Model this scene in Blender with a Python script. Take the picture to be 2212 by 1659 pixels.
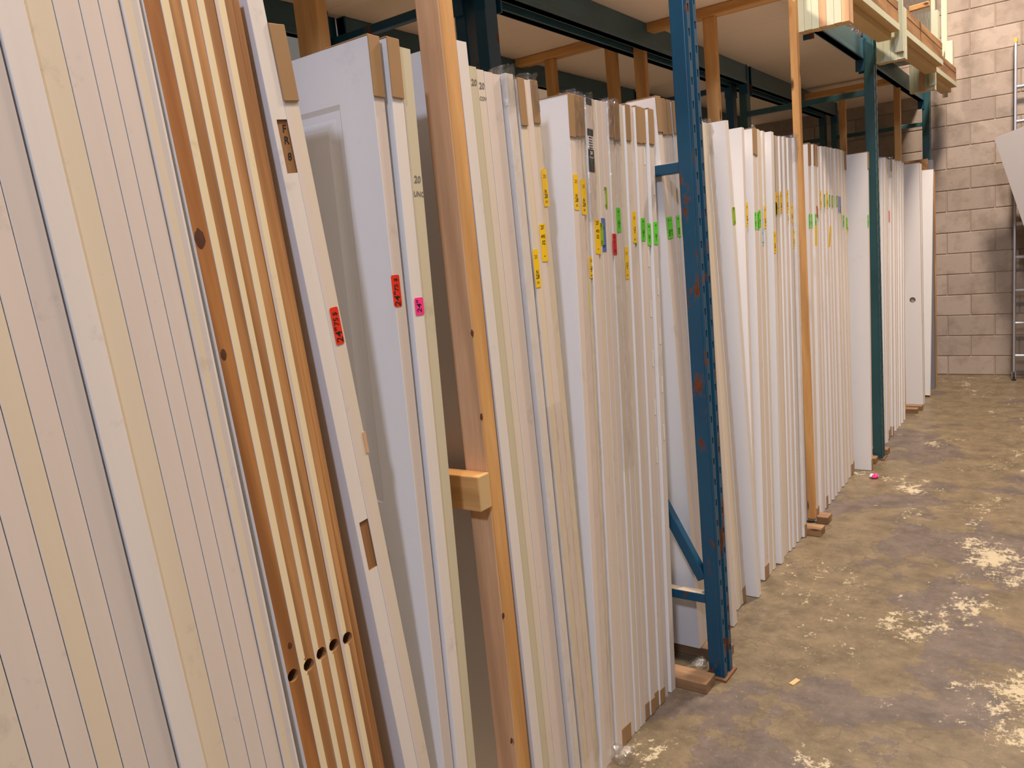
import bpy, math, random
from mathutils import Vector, Matrix

# ------------------------------------------------------------------ scene, camera, light
for _o in list(bpy.data.objects):
    bpy.data.objects.remove(_o, do_unlink=True)
scene = bpy.context.scene
COL = scene.collection
rnd = random.Random(7)

cam_d = bpy.data.cameras.new('camera')
cam_d.sensor_fit = 'HORIZONTAL'
cam_d.sensor_width = 36.0
cam_d.lens = 1732.6 * 36.0 / 2212.0
cam_d.clip_start = 0.05
cam = bpy.data.objects.new('camera', cam_d)
COL.objects.link(cam)
yaw, pitch, roll = math.radians(36.642), math.radians(-9.2524), math.radians(-5.5844)
fw = Vector((-math.sin(yaw) * math.cos(pitch), math.cos(yaw) * math.cos(pitch), math.sin(pitch)))
r0 = Vector((math.cos(yaw), math.sin(yaw), 0))
u0 = r0.cross(fw)
rt = r0 * math.cos(roll) + u0 * math.sin(roll)
up = -r0 * math.sin(roll) + u0 * math.cos(roll)
cam.matrix_world = Matrix(((rt.x, up.x, -fw.x, 1.2398), (rt.y, up.y, -fw.y, 0.0),
                           (rt.z, up.z, -fw.z, 1.6308), (0, 0, 0, 1)))
scene.camera = cam

world = bpy.data.worlds.new('world')
scene.world = world
world.use_nodes = True
bg = world.node_tree.nodes['Background']
bg.inputs[0].default_value = (1.0, 0.90, 0.80, 1)
bg.inputs[1].default_value = 0.165

def area(name, loc, target, size, power, color, size_y=None):
    d = bpy.data.lights.new(name, 'AREA')
    d.energy = power
    d.color = color
    d.size = size
    if size_y:
        d.shape = 'RECTANGLE'
        d.size_y = size_y
    o = bpy.data.objects.new(name, d)
    COL.objects.link(o)
    o.location = loc
    o.rotation_euler = (Vector(target) - Vector(loc)).to_track_quat('-Z', 'Y').to_euler()
    return o

WARM = (1.0, 0.84, 0.71)
area('high_bay_or_fill_lamp', (1.2, 6.2, 6.4), (1.1, 6.2, 0), 0.6, 560, WARM, 0.6)
area('high_bay_or_fill_lamp', (1.35, 1.4, 6.4), (1.1, 1.4, 0), 0.6, 330, WARM, 0.6)
area('high_bay_or_fill_lamp', (-3.4, 1.4, 5.8), (-3.0, 1.6, 0), 0.7, 780, WARM, 0.7)  # added fill lamp over an unseen rear aisle, floor bounce brightens the deck
area('high_bay_or_fill_lamp', (2.6, -3.8, 5.6), (0.0, 2.0, 1.2), 0.5, 240, (0.70, 0.77, 1.0), 0.5)

scene.view_settings.view_transform = 'Standard'
scene.view_settings.look = 'None'
scene.view_settings.gamma = 1.0
scene.view_settings.use_curve_mapping = False
scene.view_settings.exposure = -0.08

# ------------------------------------------------------------------ materials
def srgb(r, g, b):
    f = lambda c: (c / 12.92 if c <= 0.04045 else ((c + 0.055) / 1.055) ** 2.4)
    return (f(r / 255), f(g / 255), f(b / 255), 1)

class NT:
    def __init__(s, name):
        s.m = bpy.data.materials.new(name)
        s.m.use_nodes = True
        s.t = s.m.node_tree
        s.b = s.t.nodes['Principled BSDF']
    def n(s, kind, **kw):
        o = s.t.nodes.new('ShaderNode' + kind)
        for k, v in kw.items():
            setattr(o, k, v)
        return o
    def l(s, a, b):
        s.t.links.new(a, b)
    def coord(s, scale=(1, 1, 1), which='Object', loc=(0, 0, 0), rnd_obj=True):
        tc = s.n('TexCoord')
        mp = s.n('Mapping')
        mp.inputs['Scale'].default_value = scale
        mp.inputs['Location'].default_value = loc
        if rnd_obj:
            oi = s.n('ObjectInfo')
            mul = s.n('MATH' if False else 'Math', operation='MULTIPLY')
            s.l(oi.outputs['Random'], mul.inputs[0])
            mul.inputs[1].default_value = 37.0
            ad = s.n('VectorMath', operation='ADD')
            s.l(tc.outputs[which], ad.inputs[0])
            cx = s.n('CombineXYZ')
            s.l(mul.outputs[0], cx.inputs[0])
            s.l(mul.outputs[0], cx.inputs[1])
            s.l(mul.outputs[0], cx.inputs[2])
            s.l(cx.outputs[0], ad.inputs[1])
            s.l(ad.outputs[0], mp.inputs[0])
        else:
            s.l(tc.outputs[which], mp.inputs[0])
        return mp.outputs[0]
    def noise(s, vec, scale=5, detail=4, rough=0.5):
        o = s.n('TexNoise')
        s.l(vec, o.inputs['Vector'])
        o.inputs['Scale'].default_value = scale
        o.inputs['Detail'].default_value = detail
        o.inputs['Roughness'].default_value = rough
        return o.outputs[0]
    def ramp(s, fac, stops, interp='LINEAR'):
        o = s.n('ValToRGB')
        o.color_ramp.interpolation = interp
        e = o.color_ramp.elements
        while len(e) < len(stops):
            e.new(0.5)
        for i, (p, c) in enumerate(stops):
            e[i].position = p
            e[i].color = c if len(c) == 4 else (*c, 1)
        s.l(fac, o.inputs[0])
        return o.outputs[0]
    def mix(s, fac, a, b, blend='MIX'):
        o = s.n('Mix', data_type='RGBA', blend_type=blend)
        for sock, v in ((o.inputs[0], fac), (o.inputs[6], a), (o.inputs[7], b)):
            if hasattr(v, 'links') or isinstance(v, bpy.types.NodeSocket):
                s.l(v, sock)
            else:
                sock.default_value = v
        return o.outputs[2]
    def bump(s, h, strength=0.3, dist=0.002):
        o = s.n('Bump')
        o.inputs['Strength'].default_value = strength
        o.inputs['Distance'].default_value = dist
        s.l(h, o.inputs['Height'])
        s.l(o.outputs[0], s.b.inputs['Normal'])
    def base(s, c):
        if isinstance(c, bpy.types.NodeSocket):
            s.l(c, s.b.inputs['Base Color'])
        else:
            s.b.inputs['Base Color'].default_value = c
    def rough(s, r):
        if isinstance(r, bpy.types.NodeSocket):
            s.l(r, s.b.inputs['Roughness'])
        else:
            s.b.inputs['Roughness'].default_value = r

W_ = lambda v: (v, v, v, 1)

def paint(name, col, rough=0.5, var=0.06, dirt=0.12):
    m = NT(name)
    v = m.noise(m.coord((6, 6, 0.35)), 4, 3, 0.6)
    c2 = tuple(x * (1 - var * 2) for x in col[:3]) + (1,)
    c = m.mix(v, col, c2)
    d = m.noise(m.coord((1, 1, 1), loc=(3, 1, 9)), 9, 6, 0.75)
    dm = m.ramp(d, [(0.60, W_(0)), (0.80, W_(dirt * 3))])
    c = m.mix(dm, c, srgb(120, 108, 96))
    m.base(c)
    m.rough(rough)
    return m.m

def wood(name, light, dark, grain=1.0, knots=True, rough=0.62, axis='z', dirty=0.0, ring=0.5):
    m = NT(name)
    s = {'z': (14 * grain, 14 * grain, 0.9), 'x': (0.9, 14 * grain, 14 * grain), 'y': (14 * grain, 0.9, 14 * grain)}[axis]
    vec = m.coord(s)
    n1 = m.noise(vec, 1.4, 4, 0.55)
    wv = m.n('TexWave', wave_type='BANDS', bands_direction={'z': 'DIAGONAL', 'x': 'DIAGONAL', 'y': 'DIAGONAL'}[axis])
    m.l(vec, wv.inputs['Vector'])
    wv.inputs['Scale'].default_value = 0.55
    wv.inputs['Distortion'].default_value = 5.0
    wv.inputs['Detail'].default_value = 2.0
    wv.inputs['Detail Scale'].default_value = 0.6
    c = m.mix(m.ramp(n1, [(0.3, W_(0)), (0.72, W_(1))]), light, dark)
    rg = m.ramp(wv.outputs[0], [(0.45, W_(0)), (0.95, W_(ring))])
    c = m.mix(rg, c, tuple(x * 0.62 for x in dark[:3]) + (1,))
    fine = m.noise(m.coord(tuple(x * 6 for x in s)), 2, 3, 0.6)
    c = m.mix(m.ramp(fine, [(0.35, W_(0.0)), (0.75, W_(0.28))]), c, tuple(x * 0.7 for x in dark[:3]) + (1,))
    if knots:
        ks = {'z': (9, 9, 3.1), 'x': (3.1, 9, 9), 'y': (9, 3.1, 9)}[axis]
        vo = m.n('TexVoronoi')
        m.l(m.coord(ks), vo.inputs['Vector'])
        vo.inputs['Scale'].default_value = 1.0
        vo.inputs['Randomness'].default_value = 0.95
        km = m.ramp(vo.outputs[0], [(0.05, W_(0.95)), (0.115, W_(0.0))])
        c = m.mix(km, c, srgb(74, 38, 14))
    if dirty:
        d = m.noise(m.coord((2, 2, 2), loc=(5, 2, 0)), 3, 5, 0.7)
        c = m.mix(m.ramp(d, [(0.4, W_(0)), (0.7, W_(dirty))]), c, srgb(84, 70, 56))
    m.base(c)
    m.rough(rough)
    m.bump(fine, 0.25, 0.0012)
    return m.m

def plain(name, col, rough=0.5, metal=0.0):
    m = NT(name)
    v = m.noise(m.coord(), 12, 3)
    m.base(m.mix(v, col, tuple(x * 0.9 for x in col[:3]) + (1,)))
    m.rough(rough)
    m.b.inputs['Metallic'].default_value = metal
    return m.m

def steel(name, col, dark, rust_amt=0.5):
    m = NT(name)
    n = m.noise(m.coord((1, 1, 1)), 3.5, 5, 0.6)
    c = m.mix(n, col, dark)
    r1 = m.noise(m.coord((5, 5, 2.4), loc=(1, 4, 2)), 2.6, 6, 0.62)
    hi = 0.74 - 0.11 * rust_amt
    rm = m.ramp(r1, [(hi - 0.015, W_(0)), (hi + 0.02, W_(1))])
    rcol = m.mix(m.noise(m.coord((1, 1, 1)), 60, 3), srgb(120, 62, 20), srgb(62, 34, 20))
    c = m.mix(rm, c, rcol)
    sc = m.noise(m.coord((22, 22, 5), loc=(8, 1, 1)), 3, 5, 0.7)
    c = m.mix(m.ramp(sc, [(0.68, W_(0)), (0.74, W_(0.55))]), c, tuple(min(1, x * 2.3 + 0.03) for x in col[:3]) + (1,))
    m.base(c)
    rr = m.mix(rm, W_(0.38), W_(0.85))
    m.rough(rr)
    return m.m

M = {}
M['edge_white'] = paint('painted_edge_white', srgb(230, 220, 210), 0.48)
M['edge_pink'] = paint('painted_edge_warm', srgb(224, 208, 194), 0.5)
M['edge_cream'] = paint('painted_edge_cream', srgb(224, 209, 188), 0.5)
M['edge_yellow'] = paint('primed_edge_yellow', srgb(224, 207, 180), 0.5, 0.05)
M['edge_grey'] = paint('painted_edge_grey', srgb(212, 200, 190), 0.5)
M['edge_olive'] = paint('painted_edge_olive', srgb(206, 195, 165), 0.5)
M['face_white'] = paint('painted_face_white', srgb(229, 226, 224), 0.42, 0.02, 0.05)
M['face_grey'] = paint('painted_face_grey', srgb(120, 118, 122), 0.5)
M['panel_shaded'] = paint('shaded_white_panel', srgb(150, 144, 142), 0.5, 0.03, 0.04)  # white slab standing in shade: the shade is put into this grey
M['fir'] = wood('fir_edge', srgb(196, 136, 74), srgb(150, 92, 42), 1.0, True, ring=0.7)
M['pine_edge'] = wood('pine_edge', srgb(200, 148, 92), srgb(160, 106, 56), 1.6, False, ring=0.6)
M['cream_ply'] = paint('pale_pine_lipping', srgb(238, 218, 176), 0.55, 0.05)
M['stud'] = wood('spruce_stud', srgb(222, 172, 108), srgb(196, 140, 78), 0.7, True, ring=0.35)
M['stud_x'] = wood('spruce_rail', srgb(222, 172, 108), srgb(192, 136, 74), 0.7, True, ring=0.35, axis='x')
M['stud_old'] = wood('weathered_spruce', srgb(228, 184, 140), srgb(202, 152, 110), 0.9, False, ring=0.4)
M['block_x'] = wood('dunnage_wood', srgb(176, 138, 98), srgb(120, 88, 60), 0.8, True, ring=0.5, axis='x', dirty=0.5)
M['crate_wood'] = wood('crate_wood', srgb(198, 148, 92), srgb(140, 94, 52), 0.8, True, axis='y', dirty=0.4)
M['mdf_raw'] = plain('raw_board_core', srgb(205, 172, 120), 0.8)
M['green_board'] = plain('pale_green_board', srgb(204, 206, 178), 0.6)
M['knot'] = plain('dark_knot', srgb(84, 44, 18), 0.7)
M['mortise'] = plain('mortise_fibreboard', srgb(150, 106, 62), 0.8)
M['cardboard'] = plain('cardboard', srgb(160, 124, 82), 0.85)
M['deck'] = paint('deck_board_underside', srgb(240, 222, 202), 0.55, 0.03, 0.06)
M['blue'] = steel('rack_blue', srgb(18, 80, 110), srgb(11, 56, 82), 1.25)
M['teal'] = steel('rack_teal', srgb(52, 96, 98), srgb(34, 66, 72), 0.15)
M['beam'] = steel('rack_beam_steel', srgb(62, 104, 116), srgb(40, 70, 82), 0.1)
M['lit_dust'] = plain('lit_dusty_steel', srgb(176, 160, 140), 0.8)  # brace tops: dusty, with light from above put into the pale colour
M['dark_hole'] = plain('dark_hollow', srgb(16, 18, 22), 0.8)
M['rusty'] = plain('rusty_plate', srgb(116, 78, 48), 0.8)
M['alu'] = plain('aluminium', srgb(196, 196, 200), 0.32, 0.9)
M['rubber'] = plain('black_rubber', srgb(30, 30, 30), 0.8)
M['ycap'] = plain('yellow_cap', srgb(222, 176, 40), 0.5)
M['pencil'] = plain('pencil_mark', srgb(122, 112, 104), 0.8)
M['ink'] = plain('black_ink', srgb(28, 20, 16), 0.6)
M['ink_grey'] = plain('grey_stamp', srgb(150, 116, 20), 0.6)
M['paper_white'] = plain('white_paper', srgb(240, 236, 232), 0.7)
M['yellow'] = plain('yellow_sticker', srgb(246, 200, 8), 0.5)
M['lime'] = plain('lime_sticker', srgb(222, 236, 30), 0.5)
M['green'] = plain('green_sticker', srgb(92, 214, 40), 0.5)
M['olive'] = plain('olive_green_sticker', srgb(150, 186, 24), 0.5)
M['sea'] = plain('sea_green_sticker', srgb(120, 196, 140), 0.5)
M['bluest'] = plain('blue_sticker', srgb(88, 114, 178), 0.5)
M['sky'] = plain('light_blue_sticker', srgb(168, 208, 232), 0.5)
M['red'] = plain('red_sticker', srgb(214, 36, 34), 0.5)
M['orange_red'] = plain('orange_red_sticker', srgb(232, 46, 10), 0.5)
M['pink'] = plain('pink_sticker', srgb(255, 50, 140), 0.5)
M['label_black'] = plain('black_print', srgb(26, 34, 40), 0.5)

def film(name, amt, tint=(0.99, 0.985, 0.98, 1)):
    m = NT(name)
    nt = m.t
    out = nt.nodes['Material Output']
    tr = m.n('BsdfTransparent')
    gl = m.n('BsdfGlossy')
    gl.inputs['Roughness'].default_value = 0.09
    tr.inputs[0].default_value = tint
    ms = m.n('MixShader')
    nz = m.noise(m.coord((10, 10, 3)), 6, 5, 0.7)
    fac = m.ramp(nz, [(0.35, W_(amt * 0.35)), (0.75, W_(amt * 1.6))])
    m.l(fac, ms.inputs[0])
    m.l(tr.outputs[0], ms.inputs[1])
    m.l(gl.outputs[0], ms.inputs[2])
    bp = m.n('Bump')
    bp.inputs['Strength'].default_value = 0.9
    bp.inputs['Distance'].default_value = 0.006
    m.l(m.noise(m.coord((38, 38, 14)), 2.4, 4, 0.6), bp.inputs['Height'])
    m.l(bp.outputs[0], gl.inputs['Normal'])
    m.l(ms.outputs[0], out.inputs[0])
    return m.m
M['film'] = film('clear_stretch_film', 0.10)
M['film2'] = film('clear_stretch_film_bunched', 0.26)

def black_wrap():
    m = NT('black_plastic_wrap')
    m.base(srgb(66, 58, 54))
    m.rough(0.18)
    m.bump(m.noise(m.coord((3, 3, 3)), 5, 5, 0.6), 0.8, 0.02)
    return m.m
M['blackwrap'] = black_wrap()

def floor_mat():
    m = NT('worn_coated_concrete')
    v = m.coord((1, 1, 1), rnd_obj=False)
    big = m.noise(v, 0.9, 9, 0.62)
    patch = m.ramp(big, [(0.462, W_(0)), (0.468, W_(1))])
    n2 = m.noise(v, 7, 10, 0.74)
    n2c = m.ramp(n2, [(0.36, W_(0)), (0.64, W_(1))])
    conc = m.mix(n2c, srgb(112, 98, 88), srgb(78, 68, 60))
    coat = m.mix(n2c, srgb(128, 112, 86), srgb(92, 80, 60))
    c = m.mix(patch, conc, coat)
    rim = m.ramp(big, [(0.450, W_(0)), (0.462, W_(0.6)), (0.468, W_(0.0))])
    c = m.mix(rim, c, srgb(100, 84, 68))
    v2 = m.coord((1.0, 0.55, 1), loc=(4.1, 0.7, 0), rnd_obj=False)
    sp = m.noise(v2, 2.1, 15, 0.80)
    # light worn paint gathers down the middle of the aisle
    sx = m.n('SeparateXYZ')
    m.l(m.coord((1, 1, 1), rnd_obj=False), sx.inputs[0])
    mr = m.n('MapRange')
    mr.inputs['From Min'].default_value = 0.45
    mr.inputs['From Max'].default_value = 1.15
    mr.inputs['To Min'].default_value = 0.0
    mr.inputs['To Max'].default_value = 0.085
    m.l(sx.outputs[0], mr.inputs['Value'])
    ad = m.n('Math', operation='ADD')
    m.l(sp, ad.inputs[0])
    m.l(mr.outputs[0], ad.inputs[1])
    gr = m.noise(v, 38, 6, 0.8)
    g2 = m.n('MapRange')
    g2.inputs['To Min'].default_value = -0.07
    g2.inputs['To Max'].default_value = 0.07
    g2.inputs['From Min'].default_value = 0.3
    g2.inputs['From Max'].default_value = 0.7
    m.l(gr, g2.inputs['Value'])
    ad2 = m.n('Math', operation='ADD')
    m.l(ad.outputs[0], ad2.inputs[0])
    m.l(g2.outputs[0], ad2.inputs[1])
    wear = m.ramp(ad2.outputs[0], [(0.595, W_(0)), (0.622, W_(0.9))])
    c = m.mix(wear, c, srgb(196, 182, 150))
    st = m.noise(m.coord((1, 1, 1), loc=(9, 3, 1), rnd_obj=False), 3.2, 8, 0.7)
    c = m.mix(m.ramp(st, [(0.655, W_(0)), (0.70, W_(0.65))]), c, srgb(92, 76, 66))
    cr = m.n('TexVoronoi', feature='DISTANCE_TO_EDGE')
    wob = m.n('VectorMath', operation='ADD')
    m.l(v, wob.inputs[0])
    nc = m.n('TexNoise')
    nc.inputs['Scale'].default_value = 3.0
    nc.inputs['Detail'].default_value = 6
    m.l(v, nc.inputs['Vector'])
    m.l(nc.outputs[1], wob.inputs[1])
    m.l(wob.outputs[0], cr.inputs['Vector'])
    cr.inputs['Scale'].default_value = 0.9
    cm = m.ramp(cr.outputs[0], [(0.003, W_(0.55)), (0.008, W_(0))])
    c = m.mix(cm, c, srgb(90, 76, 62))
    fl = m.noise(v, 60, 3, 0.7)
    c = m.mix(m.ramp(fl, [(0.72, W_(0)), (0.75, W_(0.6))]), c, srgb(228, 216, 196))
    c = m.mix(m.ramp(gr, [(0.30, W_(0.35)), (0.46, W_(0))]), c, srgb(66, 56, 48))
    c = m.mix(m.ramp(gr, [(0.58, W_(0)), (0.72, W_(0.4))]), c, srgb(190, 174, 146))
    m.base(c)
    rr = m.mix(patch, W_(0.52), W_(0.40))
    rr = m.mix(wear, rr, W_(0.28))
    m.rough(rr)
    bsum = m.mix(0.5, patch, n2)
    m.bump(bsum, 0.25, 0.004)
    return m.m
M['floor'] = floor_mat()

def block_mat():
    m = NT('painted_concrete_block')
    oi = m.n('ObjectInfo')
    c = m.mix(oi.outputs['Random'], srgb(172, 156, 143), srgb(152, 137, 124))
    n1 = m.noise(m.coord((1, 1, 1)), 7, 6, 0.62)
    c = m.mix(m.ramp(n1, [(0.48, W_(0)), (0.68, W_(0.55))]), c, srgb(124, 110, 96))
    pit = m.noise(m.coord((1, 1, 1)), 46, 2, 0.5)
    c = m.mix(m.ramp(pit, [(0.74, W_(0)), (0.78, W_(0.8))]), c, srgb(88, 74, 62))
    m.base(c)
    m.rough(0.8)
    m.bump(m.noise(m.coord((1, 1, 1)), 55, 5, 0.7), 0.35, 0.004)
    return m.m
M['block'] = block_mat()
M['mortar'] = plain('mortar_joint', srgb(160, 142, 124), 0.9)

# ------------------------------------------------------------------ mesh helpers
class MB:
    def __init__(s):
        s.v, s.f, s.mi, s.mats = [], [], [], []
    def mat(s, key):
        if key not in s.mats:
            s.mats.append(key)
        return s.mats.index(key)
    def quad(s, pts, key):
        i = len(s.v)
        s.v += [tuple(p) for p in pts]
        s.f.append(tuple(range(i, i + len(pts))))
        s.mi.append(s.mat(key))
    def box(s, x0, x1, y0, y1, z0, z1, key, keys=None):
        P = [(x, y, z) for x in (x0, x1) for y in (y0, y1) for z in (z0, z1)]
        k = keys or {}
        fs = {'-x': (0, 1, 3, 2), '+x': (4, 6, 7, 5), '-y': (0, 4, 5, 1), '+y': (2, 3, 7, 6), '-z': (0, 2, 6, 4), '+z': (1, 5, 7, 3)}
        for n, q in fs.items():
            s.quad([P[i] for i in q], k.get(n, key))
    def obox(s, c, ax, ay, az, key):
        """box spanned by centre c and half-axis vectors"""
        c, ax, ay, az = map(Vector, (c, ax, ay, az))
        P = [c + ax * i + ay * j + az * k for i in (-1, 1) for j in (-1, 1) for k in (-1, 1)]
        for q in ((0, 1, 3, 2), (4, 6, 7, 5), (0, 4, 5, 1), (2, 3, 7, 6), (0, 2, 6, 4), (1, 5, 7, 3)):
            s.quad([P[i] for i in q], key)
    def tube(s, a, b, r, key, n=10):
        a, b = Vector(a), Vector(b)
        d = (b - a).normalized()
        u = d.orthogonal().normalized()
        w = d.cross(u)
        A = [a + (u * math.cos(t) + w * math.sin(t)) * r for t in [2 * math.pi * k / n for k in range(n)]]
        B = [p + (b - a) for p in A]
        for k in range(n):
            s.quad([A[k], A[(k + 1) % n], B[(k + 1) % n], B[k]], key)
        s.quad(A[::-1], key)
        s.quad(B, key)
    def build(s, name, parent=None, loc=None, rot=None, bevel=0.0):
        me = bpy.data.meshes.new(name)
        me.from_pydata(s.v, [], s.f)
        for k in s.mats:
            me.materials.append(M[k])
        me.polygons.foreach_set('material_index', s.mi)
        import bmesh
        bm = bmesh.new()
        bm.from_mesh(me)
        bmesh.ops.remove_doubles(bm, verts=bm.verts, dist=1e-5)
        bmesh.ops.recalc_face_normals(bm, faces=bm.faces)
        bm.to_mesh(me)
        bm.free()
        o = bpy.data.objects.new(name, me)
        COL.objects.link(o)
        if parent:
            o.parent = parent
        if loc:
            o.location = loc
        if rot:
            o.rotation_euler = rot
        if bevel:
            md = o.modifiers.new('bevel', 'BEVEL')
            md.width = bevel
            md.segments = 2
            md.limit_method = 'ANGLE'
        return o

def tag(o, label=None, cat=None, group=None, kind=None):
    for k, v in (('label', label), ('category', cat), ('group', group), ('kind', kind)):
        if v:
            o[k] = v
    return o

def empty(name, loc, label, cat, group=None, rz=0.0):
    o = bpy.data.objects.new(name, None)
    o.empty_display_size = 0.05
    COL.objects.link(o)
    o.location = loc
    o.rotation_euler = (0, 0, rz)
    return tag(o, label, cat, group)

_tc = {}
def text_mesh(txt, size, key):
    k = (txt, size, key)
    if k in _tc:
        return _tc[k]
    cu = bpy.data.curves.new('lettering', 'FONT')
    cu.body = txt
    cu.size = size
    cu.shear = 0.12
    cu.extrude = 0.0001
    cu.offset = size * 0.012
    cu.resolution_u = 2
    cu.align_x = 'CENTER'
    cu.align_y = 'CENTER'
    to = bpy.data.objects.new('tmp', cu)
    COL.objects.link(to)
    dg = bpy.context.evaluated_depsgraph_get()
    me = bpy.data.meshes.new_from_object(to.evaluated_get(dg))
    me.name = 'lettering'
    bpy.data.objects.remove(to, do_unlink=True)
    bpy.data.curves.remove(cu)
    me.materials.clear()
    me.materials.append(M[key])
    _tc[k] = me
    return me

UPRIGHT = Matrix(((0, 0, 1), (1, 0, 0), (0, 1, 0)))      # reads left to right on a +x face
UPWARD = Matrix(((0, 0, 1), (0, -1, 0), (1, 0, 0)))      # reads bottom to top on a +x face

def lettering(parent, txt, size, y, z, x=0.0006, up=False, key='ink', tilt=0.0):
    o = bpy.data.objects.new('lettering', text_mesh(txt, size, key))
    COL.objects.link(o)
    o.parent = parent
    mt = (UPWARD if up else UPRIGHT).to_4x4()
    o.matrix_local = Matrix.Translation((x, y, z)) @ Matrix.Rotation(tilt, 4, 'X') @ mt
    return o

def rounded_plate(name, y0, y1, z0, z1, th, key, parent, r=0.004, wob=0.0, label=None):
    pts = []
    for cy, cz, a0 in ((y1 - r, z1 - r, 0), (y0 + r, z1 - r, 90), (y0 + r, z0 + r, 180), (y1 - r, z0 + r, 270)):
        for k in range(4):
            a = math.radians(a0 + 30 * k)
            pts.append((cy + r * math.cos(a) + wob * (cz > (z0 + z1) / 2), cz + r * math.sin(a)))
    b = MB()
    n = len(pts)
    b.quad([(th, p[0], p[1]) for p in pts], key)
    b.quad([(0, p[0], p[1]) for p in reversed(pts)], key)
    for i in range(n):
        p, q = pts[i], pts[(i + 1) % n]
        b.quad([(0, p[0], p[1]), (0, q[0], q[1]), (th, q[0], q[1]), (th, p[0], p[1])], key)
    o = b.build(name, parent)
    if label:
        o['label'] = label
    return o

ORD = ('first second third fourth fifth sixth seventh eighth ninth tenth eleventh twelfth thirteenth fourteenth '
       'fifteenth sixteenth seventeenth eighteenth nineteenth twentieth twenty-first twenty-second twenty-third '
       'twenty-fourth twenty-fifth twenty-sixth twenty-seventh twenty-eighth twenty-ninth thirtieth').split()

# ------------------------------------------------------------------ structure
b = MB()
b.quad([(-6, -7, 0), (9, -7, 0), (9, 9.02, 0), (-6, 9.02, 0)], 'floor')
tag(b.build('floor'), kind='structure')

WALL_Y, BH, C0, J0 = 8.9975, 0.2032, -0.0148, 0.0237
b = MB()
b.box(-6, 9, WALL_Y + 0.004, WALL_Y + 0.2, 0, 7.5, 'mortar')
wall = tag(b.build('wall_back'), kind='structure')
blk = {}
def block_mesh(w, h):
    k = (round(w, 3), round(h, 3))
    if k not in blk:
        q = MB()
        c = 0.004
        w2, h2 = w / 2, h / 2
        o = [(-w2, 0.006, -h2), (w2, 0.006, -h2), (w2, 0.006, h2), (-w2, 0.006, h2)]
        i = [(-w2 + c, 0, -h2 + c), (w2 - c, 0, -h2 + c), (w2 - c, 0, h2 - c), (-w2 + c, 0, h2 - c)]
        q.quad(i, 'block')
        for k4 in range(4):
            q.quad([o[k4], o[(k4 + 1) % 4], i[(k4 + 1) % 4], i[k4]], 'block')
        ob = q.build('concrete_block')
        blk[k] = ob.data
        bpy.data.objects.remove(ob, do_unlink=True)
    return blk[k]
for n in range(0, 19):
    z0, z1 = max(0.0, C0 + n * BH), C0 + (n + 1) * BH
    first = -15 + (0 if n % 2 else 1)
    for m_ in range(first, 8, 2):
        xc = J0 + (m_ + 1) * BH
        o = bpy.data.objects.new('concrete_block', block_mesh(2 * BH - 0.007, z1 - z0 - 0.007))
        COL.objects.link(o)
        o.parent = wall
        o.location = (xc, WALL_Y - 0.002 - rnd.random() * 0.002, (z0 + z1) / 2)

# ------------------------------------------------------------------ door slabs
CH = 0.0007

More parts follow.
